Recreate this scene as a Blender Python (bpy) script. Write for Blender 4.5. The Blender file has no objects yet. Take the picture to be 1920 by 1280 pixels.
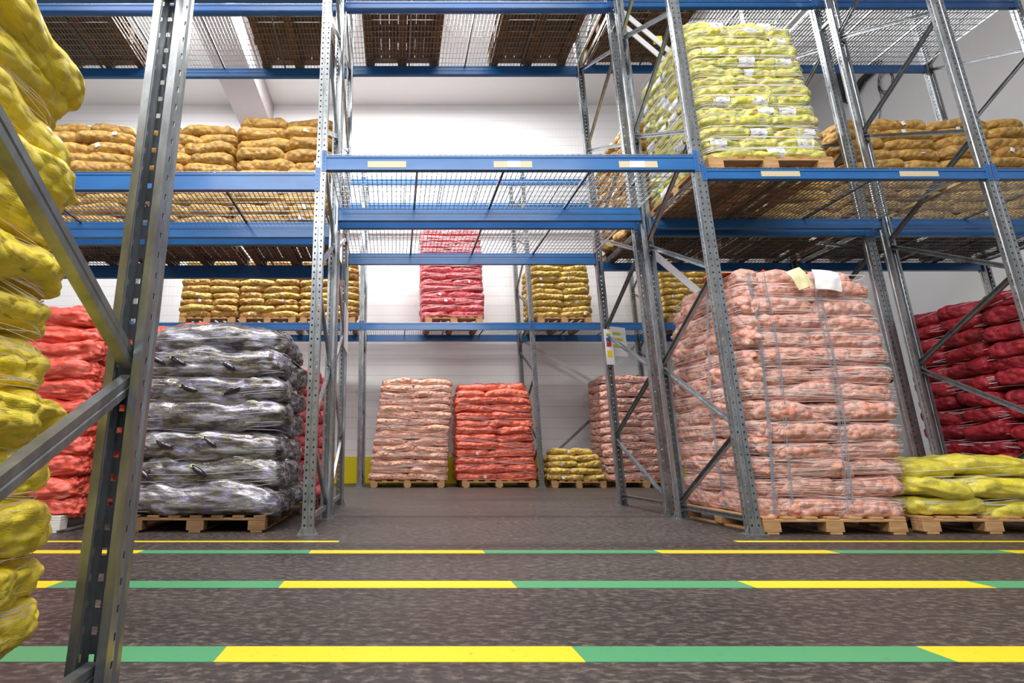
import bpy, bmesh, math, random
from mathutils import Vector, Matrix, noise
R = random.Random(7)
C = bpy.context.scene.collection
# ------------------------------------------------------------------ camera
cam = bpy.data.cameras.new('camera'); camo = bpy.data.objects.new('camera', cam); C.objects.link(camo)
cam.sensor_width = 36; cam.lens = 924 / 1920 * 36; cam.shift_x = 220 / 1920; cam.clip_start = .02
PITCH = math.atan(213 / 924)
camo.location = (0, 0, .634); camo.rotation_euler = (math.pi / 2 + PITCH, 0, 0)
bpy.context.scene.camera = camo
vs = bpy.context.scene.view_settings
vs.view_transform = 'Standard'; vs.look = 'None'; vs.gamma = 1; vs.use_curve_mapping = False
vs.exposure = -0.25
# ------------------------------------------------------------------ light
w = bpy.data.worlds.new('world'); bpy.context.scene.world = w; w.use_nodes = True
w.node_tree.nodes['Background'].inputs[0].default_value = (.93, .95, 1, 1)
w.node_tree.nodes['Background'].inputs[1].default_value = .55
def area(name, loc, sx, sy, power, rot=(0, 0, 0), col=(1, .98, .95)):
    l = bpy.data.lights.new(name, 'AREA'); l.shape = 'RECTANGLE'; l.size = sx; l.size_y = sy
    l.energy = power; l.color = col
    o = bpy.data.objects.new(name, l); o.location = loc; o.rotation_euler = rot; C.objects.link(o); return o
area('aisle_lamp', (-1.5, 1.3, 9.7), 10.5, .5, 1700)
area('front_fill', (0.0, -2.6, 6.8), 9, 1.6, 620, (math.radians(52), 0, 0))  # added fill light behind and above the camera, not a fixture of the hall
area('rear_lamp', (-1.6, 8.9, 9.9), 10, .35, 2100)

# ------------------------------------------------------------------ materials
def s2l(c):
    return tuple((v / 255 / 12.92) if v / 255 <= .04045 else ((v / 255 + .055) / 1.055) ** 2.4 for v in c) + (1,)
class NT:
    def __init__(s, name):
        s.m = bpy.data.materials.new(name); s.m.use_nodes = True; s.t = s.m.node_tree; s.n = s.t.nodes
        s.b = s.n['Principled BSDF']
    def a(s, typ, **k):
        n = s.n.new(typ)
        for q, v in k.items():
            if q.startswith('i_'):
                key = q[2:]; key = int(key) if key.isdigit() else key
                n.inputs[key].default_value = v
            else: setattr(n, q, v)
        return n
    def l(s, a, b): s.t.links.new(a, b)
    def coords(s, scale=(1, 1, 1), rnd=True, kind='Object'):
        tc = s.a('ShaderNodeTexCoord'); mp = s.a('ShaderNodeMapping'); mp.inputs['Scale'].default_value = scale
        if rnd:
            oi = s.a('ShaderNodeObjectInfo'); va = s.a('ShaderNodeVectorMath', operation='MULTIPLY_ADD')
            cb = s.a('ShaderNodeCombineXYZ')
            for i in range(3): s.l(oi.outputs['Random'], cb.inputs[i])
            s.l(cb.outputs[0], va.inputs[0]); va.inputs[1].default_value = (17, 29, 11); s.l(tc.outputs[kind], va.inputs[2])
            s.l(va.outputs[0], mp.inputs['Vector'])
        else: s.l(tc.outputs[kind], mp.inputs['Vector'])
        return mp.outputs[0]
    def noise(s, vec, scale, detail=3, rough=.55):
        n = s.a('ShaderNodeTexNoise'); n.inputs['Scale'].default_value = scale; n.inputs['Detail'].default_value = detail
        n.inputs['Roughness'].default_value = rough; s.l(vec, n.inputs['Vector']); return n.outputs['Fac']
    def ramp(s, fac, stops):
        r = s.a('ShaderNodeValToRGB'); e = r.color_ramp.elements
        while len(e) < len(stops): e.new(.5)
        for x, (p, c) in zip(e, stops): x.position = p; x.color = c
        s.l(fac, r.inputs[0]); return r.outputs[0]
    def mix(s, fac, a, b):
        m = s.a('ShaderNodeMix', data_type='RGBA')
        for v, i in ((fac, 0), (a, 6), (b, 7)):
            if isinstance(v, (int, float, tuple)): m.inputs[i].default_value = v
            else: s.l(v, m.inputs[i])
        return m.outputs[2]
    def bump(s, h, st=.3, dist=.01):
        b = s.a('ShaderNodeBump'); b.inputs['Strength'].default_value = st; b.inputs['Distance'].default_value = dist
        s.l(h, b.inputs['Height']); s.l(b.outputs[0], s.b.inputs['Normal'])
    def col(s, c):
        if isinstance(c, tuple): s.b.inputs['Base Color'].default_value = c
        else: s.l(c, s.b.inputs['Base Color'])
    def set(s, rough=.5, metal=0, coat=0, coatr=.1, spec=.5):
        s.b.inputs['Roughness'].default_value = rough; s.b.inputs['Metallic'].default_value = metal
        s.b.inputs['Coat Weight'].default_value = coat; s.b.inputs['Coat Roughness'].default_value = coatr
        s.b.inputs['Specular IOR Level'].default_value = spec
W1, K0 = (1, 1, 1, 1), (0, 0, 0, 1)
def plain(name, c, **k):
    t = NT(name); t.col(s2l(c)); t.set(**k); return t.m
def m_galv():
    t = NT('galvanised_steel'); v = t.coords((1, 1, .35))
    t.col(t.ramp(t.noise(v, 22, 4), [(.3, s2l((132, 137, 141))), (.7, s2l((166, 171, 175)))]))
    t.set(.31, .78); t.bump(t.noise(v, 60), .06); return t.m
def m_blue():
    t = NT('blue_paint'); v = t.coords((.4, 1, 1))
    t.col(t.ramp(t.noise(v, 5, 4), [(.3, s2l((34, 92, 154))), (.7, s2l((44, 108, 172)))]))
    t.set(.32, 0, .15); return t.m
def m_floor():
    t = NT('worn_dark_concrete'); v = t.coords((.55, 1.5, 1), False)
    a = t.noise(v, 1.1, 5, .6); b = t.noise(t.coords((8, 15, 1), False), 2.6, 9, .74)
    c1 = t.ramp(b, [(.36, s2l((22, 20, 22))), (.5, s2l((48, 42, 41))), (.62, s2l((118, 106, 96)))])
    c2 = t.ramp(a, [(.35, s2l((42, 39, 43))), (.65, s2l((74, 65, 61)))])
    sc = t.noise(t.coords((3.2, 8, 1), False), 2.6, 12, .82)
    c3 = t.mix(t.ramp(sc, [(.56, K0), (.72, (.5, .5, .5, 1))]), t.mix(.42, c1, c2), s2l((168, 158, 148)))
    t.col(c3); t.set(.5, spec=.4)
    t.l(t.ramp(b, [(.3, (.36, .36, .36, 1)), (.7, (.62, .62, .62, 1))]), t.b.inputs['Roughness'])
    t.bump(b, .12, .004); return t.m
def m_wall(ribs=True, c=(226, 226, 228)):
    t = NT('white_sandwich_panel'); v = t.coords((1, 1, 1), False)
    h = t.a('ShaderNodeTexWave', wave_type='BANDS', bands_direction='X' if ribs else 'Y', wave_profile='SIN'); h.inputs['Scale'].default_value = 3.2
    t.l(v, h.inputs['Vector'])
    z = t.a('ShaderNodeTexWave', wave_type='BANDS', bands_direction='Z', wave_profile='SIN'); z.inputs['Scale'].default_value = 1.25
    t.l(v, z.inputs['Vector'])
    line = t.ramp(z.outputs['Fac'], [(0, W1), (.012, K0)])
    n = t.noise(v, .8, 3)
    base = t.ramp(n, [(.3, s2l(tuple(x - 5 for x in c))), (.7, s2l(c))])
    t.col(t.mix(line, base, s2l((196, 197, 202))) if ribs else base)
    t.set(.42, spec=.4); t.bump(h.outputs['Fac'], .2, .004); return t.m
def m_tape(c):
    t = NT('floor_tape'); v = t.coords((3, 3, 3), False)
    n = t.noise(v, 9, 8, .75)
    t.col(t.mix(t.ramp(n, [(.60, K0), (.68, (.75, .75, .75, 1))]), s2l(c), s2l((96, 88, 78)))); t.set(.45); return t.m
def m_wood(c1, c2, c3=None):
    t = NT('pallet_wood'); v = t.coords((1.5, 14, 14))
    t.col(t.ramp(t.noise(v, 3, 5, .6), [(.3, s2l(c1)), (.7, s2l(c2))])); t.set(.75, spec=.25)
    t.bump(t.noise(v, 9), .2, .003); return t.m
def m_net(name, cols, net, netf=.5, lump=16, streak=(7, 60, 60), rough=.5, coat=0, bump=.35, stretch=(1, 1, 1), lumpb=.8, dark=None):
    """produce seen through a net sack: cell colours, knitted streaks"""
    t = NT(name); v = t.coords(stretch)
    vo = t.a('ShaderNodeTexVoronoi'); vo.inputs['Scale'].default_value = lump; t.l(v, vo.inputs['Vector'])
    sep = t.a('ShaderNodeSeparateColor'); t.l(vo.outputs['Color'], sep.inputs[0])
    n = len(cols); base = t.ramp(sep.outputs[0], [(.12 + .76 * i / max(1, n - 1), s2l(c)) for i, c in enumerate(cols)])
    big = t.noise(v, 3.5, 3)
    base = t.mix(t.ramp(big, [(.35, K0), (.7, (.5, .5, .5, 1))]), base, s2l(cols[-1]))
    st = t.noise(t.coords(streak), 1, 5, .65)
    f = t.ramp(st, [(.36, K0), (.62, (netf,) * 3 + (1,))])
    c_ = t.mix(f, base, s2l(net))
    if dark: c_ = t.mix(t.ramp(t.noise(t.coords((4, 130, 130)), 1, 3, .6), [(.52, K0), (.64, (.6, .6, .6, 1))]), c_, s2l(dark))
    t.col(c_); t.set(rough, 0, coat, .15, .4)
    fine = t.noise(t.coords((60, 260, 260)), 1, 2)
    add = t.a('ShaderNodeMath', operation='ADD'); t.l(st, add.inputs[0]); t.l(fine, add.inputs[1])
    vs_ = t.a('ShaderNodeTexVoronoi', feature='SMOOTH_F1'); vs_.inputs['Scale'].default_value = lump; vs_.inputs['Smoothness'].default_value = .3; t.l(v, vs_.inputs['Vector'])
    b1 = t.a('ShaderNodeBump', invert=True); b1.inputs['Strength'].default_value = lumpb; b1.inputs['Distance'].default_value = .035; t.l(vs_.outputs['Distance'], b1.inputs['Height'])
    b2 = t.a('ShaderNodeBump'); b2.inputs['Strength'].default_value = bump; b2.inputs['Distance'].default_value = .006; t.l(add.outputs[0], b2.inputs['Height']); t.l(b1.outputs[0], b2.inputs['Normal'])
    t.l(b2.outputs[0], t.b.inputs['Normal'])
    return t.m
def m_egg():
    t = NT('clear_film_over_aubergines'); v = t.coords((2.2, 5, 5))
    a = t.noise(v, 2.0, 4, .6); st = t.noise(t.coords((3, 22, 22)), 1, 6, .6); cr = t.noise(t.coords((9, 16, 16)), 1.3, 4, .6)
    base = t.ramp(a, [(.3, s2l((36, 28, 48))), (.42, s2l((60, 52, 58))), (.5, s2l((98, 88, 62))), (.58, s2l((92, 86, 112))), (.7, s2l((156, 154, 176)))])
    t.col(t.mix(t.ramp(st, [(.46, K0), (.66, (.6, .6, .6, 1))]), base, s2l((206, 208, 222))))  # pale silvery streaks: highlights of the glossy film painted into the colour
    t.set(.24, .25, .8, .1, .8)
    add = t.a('ShaderNodeMath', operation='MULTIPLY_ADD'); t.l(cr, add.inputs[0]); add.inputs[1].default_value = 1.8; t.l(st, add.inputs[2])
    t.bump(add.outputs[0], .5, .012); return t.m
def m_label():
    t = NT('printed_white_label'); v = t.coords((5, 22, 22))
    t.col(t.mix(t.ramp(t.noise(v, 2.4, 3, .6), [(.57, K0), (.61, (.75, .75, .75, 1))]), s2l((236, 236, 240)), s2l((80, 84, 96)))); t.set(.35, coat=.4); return t.m
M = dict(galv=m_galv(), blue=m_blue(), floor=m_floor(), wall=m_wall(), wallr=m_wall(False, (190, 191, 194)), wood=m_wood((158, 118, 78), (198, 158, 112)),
    woodd=m_wood((92, 70, 50), (138, 106, 74)), woodw=m_wood((196, 190, 186), (222, 218, 214)),
    yel=m_tape((216, 190, 32)), grn=m_tape((70, 140, 96)),
    ceil=plain('ceiling_grey', (222, 221, 220), rough=.8), beamc=plain('roof_beam_grey', (176, 168, 168), rough=.8),
    skirt=plain('yellow_skirting', (216, 200, 10), rough=.4), cream=plain('cream_label', (204, 190, 158), rough=.6),
    paper=plain('white_paper', (240, 238, 240), rough=.6), ypaper=plain('pale_yellow_paper', (232, 226, 176), rough=.6),
    red=plain('red_print', (206, 44, 52)), bl=plain('blue_print', (40, 110, 196)), ye=plain('yellow_print', (236, 208, 40)), lime=plain('lime_print', (190, 200, 60)),
    black=plain('black_rubber', (26, 26, 28), rough=.6), whitebar=plain('white_painted_steel', (226, 227, 232), rough=.3, metal=.2),
    strand=plain('net_strand', (236, 226, 224), rough=.35, spec=.6), strandb=plain('blue_grey_strand', (140, 158, 172), rough=.5),
    strandw=plain('film_strand', (226, 226, 234), rough=.2, spec=.7),
    aub=plain('aubergine_skin', (30, 18, 38), rough=.15, coat=.8), calyx=plain('aubergine_calyx', (176, 184, 130), rough=.5),
    flap=plain('orange_net', (236, 122, 60), rough=.6), film=m_egg(), lab=m_label(),
    onion=m_net('pink_netted_onions', [(234, 150, 106), (224, 116, 72), (216, 150, 130), (232, 172, 146)], (208, 178, 172), .8, 15, dark=(128, 98, 112)),
    peach=m_net('peach_netted_onions', [(244, 168, 120), (236, 130, 82), (240, 184, 150)], (226, 190, 176), .72, 15, dark=(150, 116, 112)),
    orange=m_net('orange_red_net', [(238, 104, 62), (228, 84, 50), (228, 100, 78)], (238, 142, 124), .55, 12, (6, 44, 44), .36, .2, .6),
    lorange=m_net('red_orange_film_net', [(226, 66, 40), (212, 50, 36), (222, 80, 60)], (234, 130, 116), .55, 12, (5, 30, 30), .3, .4, .8),
    red_on=m_net('dark_red_netted_onions', [(142, 22, 38), (108, 14, 32), (168, 30, 42)], (160, 54, 66), .45, 15),
    redpk=m_net('crimson_netted_onions', [(226, 62, 78), (200, 46, 66), (236, 92, 98)], (236, 150, 156), .55, 16),
    potato=m_net('brown_netted_potatoes', [(214, 168, 76), (188, 136, 54), (160, 122, 72), (226, 184, 96)], (150, 118, 78), .6, 15),
    potatoy=m_net('yellow_netted_potatoes', [(222, 184, 68), (198, 156, 56), (182, 150, 92), (232, 200, 90)], (180, 156, 116), .55, 15),
    lemon=m_net('yellow_netted_lemons', [(218, 204, 56), (196, 194, 44), (226, 198, 84), (168, 178, 50)], (222, 218, 160), .5, 13, (8, 60, 60), .35, .25),
    nearyel=m_net('bright_yellow_net_sack', [(252, 228, 26), (246, 218, 20), (252, 222, 44), (244, 224, 36)], (250, 226, 130), .45, 22, (5, 70, 70), .45, .1, .4),
    lowyel=m_net('yellow_film_sack', [(232, 216, 46), (220, 204, 40), (210, 196, 60)], (222, 212, 120), .5, 10, (4, 24, 24), .3, .5, .8))

# ------------------------------------------------------------------ helpers
def mesh_obj(name, me, mat, parent=None):
    o = bpy.data.objects.new(name, me)
    if mat and not me.materials: me.materials.append(M[mat] if isinstance(mat, str) else mat)
    C.objects.link(o)
    if parent: o.parent = parent
    return o
def tag(o, label, cat, group=None):
    o['label'] = label; o['category'] = cat
    if group: o['group'] = group
    return o
def empty(name, loc=(0, 0, 0), rz=0):
    o = bpy.data.objects.new(name, None); o.location = loc; o.rotation_euler = (0, 0, rz); o.empty_display_size = .1
    C.objects.link(o); return o
def struct(o): o['kind'] = 'structure'; return o
def me_from(name, V, F, smooth=False):
    me = bpy.data.meshes.new(name); me.from_pydata(V, [], F); me.update()
    if smooth: me.polygons.foreach_set('use_smooth', [True] * len(me.polygons))
    return me
class MB:
    def __init__(s): s.V = []; s.F = []
    def box(s, x0, x1, y0, y1, z0, z1, Mx=None):
        b = len(s.V)
        P = [(x0, y0, z0), (x1, y0, z0), (x1, y1, z0), (x0, y1, z0), (x0, y0, z1), (x1, y0, z1), (x1, y1, z1), (x0, y1, z1)]
        if Mx is not None: P = [tuple(Mx @ Vector(p)) for p in P]
        s.V += P; s.F += [tuple(b + i for i in f) for f in ((0, 3, 2, 1), (4, 5, 6, 7), (0, 1, 5, 4), (1, 2, 6, 5), (2, 3, 7, 6), (3, 0, 4, 7))]
        return s
    def prism(s, prof, a, b, up=(0, 0, 1), cap=True, closed=True):
        """extrude a 2-D profile (u across, v along up) from point a to b"""
        a = Vector(a); b = Vector(b); d = (b - a).normalized(); up = Vector(up); sd = d.cross(up).normalized(); up = sd.cross(d).normalized()
        n = len(prof); k = len(s.V)
        for p in (a, b):
            for u, v in prof: s.V.append(tuple(p + sd * u + up * v))
        for i in range(n if closed else n - 1):
            j = (i + 1) % n; s.F.append((k + i, k + j, k + n + j, k + n + i))
        if cap and closed: s.F.append(tuple(k + i for i in reversed(range(n)))); s.F.append(tuple(k + n + i for i in range(n)))
        return s
    def tube(s, pts, r, n=8):
        k0 = len(s.V); pts = [Vector(p) for p in pts]
        for i, p in enumerate(pts):
            d = (pts[min(i + 1, len(pts) - 1)] - pts[max(i - 1, 0)]).normalized()
            u = d.cross(Vector((.3, .2, 1))).normalized(); v = d.cross(u)
            for q in range(n):
                t = 2 * math.pi * q / n; s.V.append(tuple(p + u * r * math.cos(t) + v * r * math.sin(t)))
        for i in range(len(pts) - 1):
            for q in range(n):
                a = k0 + i * n + q; b = k0 + i * n + (q + 1) % n; s.F.append((a, b, b + n, a + n))
        return s
    def me(s, name, smooth=False): return me_from(name, s.V, s.F, smooth)
def solidify(o, t):
    m = o.modifiers.new('thickness', 'SOLIDIFY'); m.thickness = t; m.offset = 0
def bevel(o, wd=.004, seg=2):
    m = o.modifiers.new('bevel', 'BEVEL'); m.width = wd; m.segments = seg; m.limit_method = 'ANGLE'

# ------------------------------------------------------------------ room shell
XL, XR, YB, ZC = -11.5, 11.0, 11.8, 10.04
def slab(name, *a, mat): return struct(mesh_obj(name, MB().box(*a).me(name), mat))
slab('floor', XL, XR, -6, YB + .2, -.2, 0, mat='floor')
slab('wall_back', XL, XR, YB, YB + .2, 0, ZC, mat='wall')
slab('wall_left', XL - .2, XL, -6, YB + .2, 0, ZC, mat='wall')
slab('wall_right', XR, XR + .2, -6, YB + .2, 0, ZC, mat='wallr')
slab('ceiling', XL - .2, XR + .2, -6, YB + .2, ZC, ZC + .2, mat='ceil')
slab('trim_1', -4.16, -3.33, -6, YB, 9.3, ZC, mat='beamc')
slab('baseboard_back', XL, XR, YB - .03, YB, 0, .6, mat='skirt')

# floor marking tapes
BX = [-4.05, -2.88, -1.71, -.57, .6, 1.77, 2.95, 4.12, 5.3, 6.5]
for li, (yc, hw, nm) in enumerate(((1.80, .065, 'nearest'), (2.69, .068, 'middle'), (3.55, .055, 'farthest two-coloured'))):
    for i in range(len(BX) - 1):
        if i == 0: continue
        if li == 0 and BX[i] > 3: continue
        isy = i % 2 == 1
        x0, x1 = BX[i], BX[i + 1]; sk = .012
        mb = MB().prism([(-hw, 0), (hw, 0), (hw, .0015), (-hw, .0015)], (x0, yc, 0), (x1, yc, 0))
        o = mesh_obj('floor_tape', mb.me('floor_tape'), 'yel' if isy else 'grn')
        pl = {0: 'at the far left', 1: 'at the far left end', 2: 'left of the shelf upright', 3: 'left of centre', 4: 'centre', 5: 'right of centre', 6: 'under the tall pink stack', 7: 'at the right', 8: 'at the far right edge'}
        where = ['beyond the left picture edge', 'behind the near yellow sacks', 'crossing behind the near steel post', 'below the left upright foot', 'in the middle of the tunnel bay',
            'below the right upright foot', 'in front of the tall pink stack', 'in front of the low yellow sacks', 'at the right picture edge'][i]
        tag(o, '%s stripe of the %s floor line, %s' % ('yellow' if isy else 'green', nm, where), 'floor marking', 'two-coloured floor stripes')
for x0, x1, lb in ((-5.5, -.42, 'thin yellow floor line along the left rack with the aubergine pallet'), (2.57, 8.4, 'thin yellow floor line along the right rack below the tall pink stack')):
    o = mesh_obj('floor_tape', MB().box(x0, x1, 3.93, 3.985, 0, .0015).me('floor_tape'), 'yel'); tag(o, lb, 'floor marking', 'yellow rack edge lines')

# ------------------------------------------------------------------ racking
PW = .047
def post_mesh(h, name='post'):
    # omega section with real perforations: web faces -y, lips at +y
    prof = [(-.024, .070), (-PW, .070), (-PW, .048), (-PW, .038), (-.041, .032), (-.041, .024), (-PW, .018), (-PW, 0), (-.034, 0), (-.020, 0), (-.007, 0), (-.004, .006),
            (.004, .006), (.007, 0), (.020, 0), (.034, 0), (PW, 0), (PW, .018), (.041, .024), (.041, .032), (PW, .038), (PW, .048), (PW, .070), (.024, .070)]
    holes = {8, 14}; slots = {2, 20}
    pit = .0625; hh = .018; zs = [0]; z = .06
    rows = []
    while z < h - .05:
        zs += [z, z + hh]; z += pit
    zs.append(h)
    V = [(x, y, z) for z in zs for x, y in prof]; n = len(prof); F = []
    for r in range(len(zs) - 1):
        hole = r % 2 == 1
        for i in range(n - 1):
            if hole and (i in holes or i in slots): continue
            a = r * n + i; F.append((a, a + 1, a + n + 1, a + n))
    return me_from(name, V, F)
PM8 = post_mesh(8.0); PM79 = post_mesh(7.3); PM3 = post_mesh(4.2)
def foot_mesh():
    mb = MB().box(-.085, .085, -.035, .105, 0, .006)
    for s in (-1, 1):
        k = len(mb.V); mb.V += [(s * .05, .01, .006), (s * .082, .01, .006), (s * .05, .01, .07), (s * .05, .018, .006), (s * .082, .018, .006), (s * .05, .018, .07)]
        mb.F += [(k, k + 1, k + 2), (k + 5, k + 4, k + 3), (k, k + 3, k + 4, k + 1), (k + 1, k + 4, k + 5, k + 2), (k + 2, k + 5, k + 3, k)]
    k = len(mb.V)   # raised front flange
    mb.box(-.05, .05, -.010, -.003, .006, .06)
    return mb.me('base_plate')
FOOT = foot_mesh()
BOLT = MB().prism([(.009 * math.cos(a * math.pi / 3), .009 * math.sin(a * math.pi / 3)) for a in range(6)], (0, 0, .006), (0, 0, .02), (1, 0, 0)).me('bolt')
def brace_mesh(y0, z0, y1, z1, w=.022, d=.016):
    prof = [(d, -w), (d, -.004), (d - .003, 0), (d, .004), (d, w), (-d, w), (-d, w - .003), (d - .004, w - .003), (d - .004, .004), (d - .007, 0), (d - .004, -.004), (d - .004, -w + .003), (-d, -w + .003), (-d, -w)]
    return MB().prism(prof, (0, y0, z0), (0, y1, z1), (1, 0, 0) if False else (0, -(z1 - z0), (y1 - y0))).me('brace')
BR = {}
def frame(x, y0, depth, kind, label, group, pm, mirror, h=8.0, zz=.72):
    """mirror False: low node of the zigzag at the back post"""
    t = empty('upright_frame', (x, y0, 0)); tag(t, label, 'rack frame', group)
    for k in (0, 1):
        p = mesh_obj('post', pm, 'galv', t); p.location = (0, 0 if k == 0 else depth, .006)
        if k: p.rotation_euler = (0, 0, math.pi)
        if not p.modifiers: solidify(p, .0022)
        f = mesh_obj('base_plate', FOOT, 'galv', t); f.location = (0, 0 if k == 0 else depth, 0)
        if k: f.rotation_euler = (0, 0, math.pi)
        for s in (-1, 1):
            b = mesh_obj('bolt', BOLT, 'galv', f); b.location = (s * .068, .06, 0)
    key = (depth, mirror, h)
    if key not in BR:
        lo, hi = .035, depth - .035; L = []
        L.append(('horizontal_brace', brace_mesh(lo, .12, hi, .12)))
        z = .16; side = 0 if mirror else 1
        while z + zz < h - .1:
            a = hi if side else lo; b = lo if side else hi
            L.append(('diagonal_brace', brace_mesh(a, z, b, z + zz - .05))); z += zz; side = 1 - side
        BR[key] = L
    for nm, me in BR[key]: mesh_obj(nm, me, 'galv', t)
    return t
XF = [-5.66, -.71, 2.94, 5.73, 8.48]
xn = ['far left', 'left of the tunnel bay', 'right of the tunnel bay', 'right of the tall pink stack', 'far right']
ROWS = [('front', 4.25, 1.10, False), ('middle', 5.5, 1.20, True), ('rear wall', 10.2, 1.15, False)]
for rn, y0, dp, mi in ROWS:
    for x, nx in zip(XF, xn):
        frame(x, y0, dp, rn, 'galvanised perforated rack frame of the %s rack row, %s' % (rn, nx), 'rack frames', PM8 if rn != 'rear wall' else PM79, mi)
nf = frame(-.735, .235, 1.15, 'near', 'large perforated galvanised rack frame in the left foreground beside the yellow sacks', 'rack frames', PM3, True, 4.2)

# back-to-back spacers
for x in (-.71, 2.94, 5.73):
    for z in (3.9, 6.2):
        o = mesh_obj('row_spacer', MB().box(-.02, .02, 5.35, 5.5, -.02, .02).me('row_spacer'), 'galv'); o.location = (x, 0, z)
        tag(o, 'short steel spacer between front and middle rows, %s, %s' % ({-.71: 'left of the tunnel bay', 2.94: 'right of the tunnel bay', 5.73: 'right of the tall pink stack'}[x], 'lower' if z < 5 else 'upper'), 'rack spacer', 'row spacers')

def beam_mesh(L, H):
    prof = [(0, 0), (.004, -.0), (.05, 0), (.05, H - .028), (.05, H), (.018, H), (.018, H - .004), (0, H - .012), (0, H - .034), (.006, H - .038), (.006, H - .046), (0, H - .052)]
    prof = [(-u, v) for u, v in prof]
    return MB().prism(prof, (0, 0, 0), (L, 0, 0)).me('shelf_beam')
def conn_mesh(H):
    mb = MB().box(0, .045, -.006, 0, -.02, H + .04).box(0, .005, -.006, .05, -.02, H + .04)
    for i in range(5):
        zc = (H + .02) * (i + .3) / 5
        mb.box(.018, .028, -.009, -.006, zc, zc + .012)
    return mb.me('beam_connector')
BC = {}
def beam(x0, x1, yf, z0, H, label, group, back=False, labels=()):
    t = empty('shelf_beam', (x0, yf, z0)); tag(t, label, 'shelf beam', group)
    a, b = x0 + .052, x1 - .052; L = round(b - a, 3)
    if (L, H) not in BC: BC[(L, H)] = beam_mesh(L, H)
    if ('c', H) not in BC: BC[('c', H)] = conn_mesh(H)
    o = mesh_obj('rail', BC[(L, H)], 'blue', t)
    if back: o.rotation_euler = (0, 0, math.pi); o.location = (.052 + L, 0, 0)
    else: o.location = (.052, 0, 0)
    for k in (0, 1):
        c = mesh_obj('beam_connector', BC[('c', H)], 'blue', t)
        if not back:
            c.location = (.008 if k == 0 else x1 - x0 - .008, -.001, 0)
            if k: c.scale = (-1, 1, 1)
        else:
            c.location = (.008 if k == 0 else x1 - x0 - .008, .001, 0); c.scale = (1 if k == 0 else -1, -1, 1)
    for lx, lw, lm in labels:
        q = mesh_obj('label_strip', MB().box(lx - x0, lx + lw - x0, -.003, .0005, .022, .022 + min(.068, H - .06)).me('label_strip'), lm, t)
        q['label'] = 'cream location label' if lm == 'cream' else 'white paper slip'
        if lm != 'cream': q.location.y = -.002
    return t
DK = {}
def deck_mesh(Wd, Dp):
    mb = MB(); r = .0034
    nx = round(Wd / .05); ny = round(Dp / .1)
    for i in range(nx + 1):
        x = Wd * i / nx; rr = r * (1.6 if i in (0, nx) else 1)
        mb.box(x - rr, x + rr, 0, Dp, -rr, rr)
        mb.box(x - rr, x + rr, 0, .005, -.02, 0)
    for j in range(ny + 1):
        y = Dp * j / ny; mb.box(0, Wd, y - r, y + r, -3 * r, -r)
    return mb.me('wire_grid')
def chan_mesh(Dp): return MB().prism([(-.003, 0), (.003, 0), (.003, -.014), (-.003, -.014)], (0, 0, -.008), (0, Dp, -.008)).me('support_channel')
CH = chan_mesh(1.12)
ords = ['first', 'second', 'third', 'fourth', 'fifth', 'sixth', 'seventh', 'eighth', 'ninth', 'tenth', 'eleventh', 'twelfth', 'thirteenth', 'fourteenth', 'fifteenth', 'sixteenth', 'seventeenth', 'eighteenth']
def decks(x0, x1, y0, z, n, bay, rn, lv, dp):
    wd = round((x1 - x0 - .11) / n - .012, 3)
    if (wd, dp) not in DK: DK[(wd, dp)] = deck_mesh(wd, dp - .02); DK[dp] = chan_mesh(dp - .03)
    for i in range(n):
        t = empty('wire_deck', (x0 + .055 + i * (x1 - x0 - .11) / n + .006, y0 + .01, z + .006))
        tag(t, 'wire mesh deck panel, %s from left, %s bay, %s rack row, %s level' % (ords[i], bay, rn, lv), 'wire deck', 'wire mesh decks')
        mesh_obj('wire_grid', DK[(wd, dp)], 'galv', t)
        for k in (.004, .996):
            c = mesh_obj('support_channel', DK[dp], 'galv', t); c.location = (wd * k, .005, 0) 
BAYS = [(0, 1, 'left', 5), (1, 2, 'tunnel', 4), (2, 3, 'right', 3), (3, 4, 'far right', 3)]
LV = {  # (row, bay) -> levels [(z0,H)]
 'left': [(3.10, .19), (6.46, .16)], 'tunnel': [(3.31, .165), (6.50, .16)], 'right': [(3.215, .115), (6.56, .12)], 'far right': [(3.215, .115), (6.56, .12)]}
for rn, y0, dp, mi in ROWS:
    for a, b, bn, nd in BAYS:
        for li, (z0, H) in enumerate(LV[bn]):
            if rn == 'rear wall': z0, H = ((3.245, .155) if li == 0 else (6.68, .14))
            lab = []
            if rn == 'front' and li == 0 and bn == 'tunnel': lab = [(-.26, .37, 'cream'), (.955, .37, 'cream'), (1.09, .12, 'paper'), (2.165, .37, 'cream'), (2.27, .14, 'paper')]
            if rn == 'front' and li == 0 and bn == 'right': lab = [(3.52, .37, 'cream'), (4.85, .37, 'cream')]
            lvn = ('lower', 'upper')[li]
            beam(XF[a], XF[b], y0, z0, H, 'blue front beam of the %s bay, %s rack row, %s level' % (bn, rn, lvn), 'blue shelf beams', labels=lab)
            beam(XF[a], XF[b], y0 + dp, z0, H, 'blue back beam of the %s bay, %s rack row, %s level' % (bn, rn, lvn), 'blue shelf beams', back=True)
            if rn == 'front' and li == 1 and bn == 'far right': continue
            decks(XF[a], XF[b], y0, z0 + H + .004, nd, bn, rn, lvn, dp)

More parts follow.
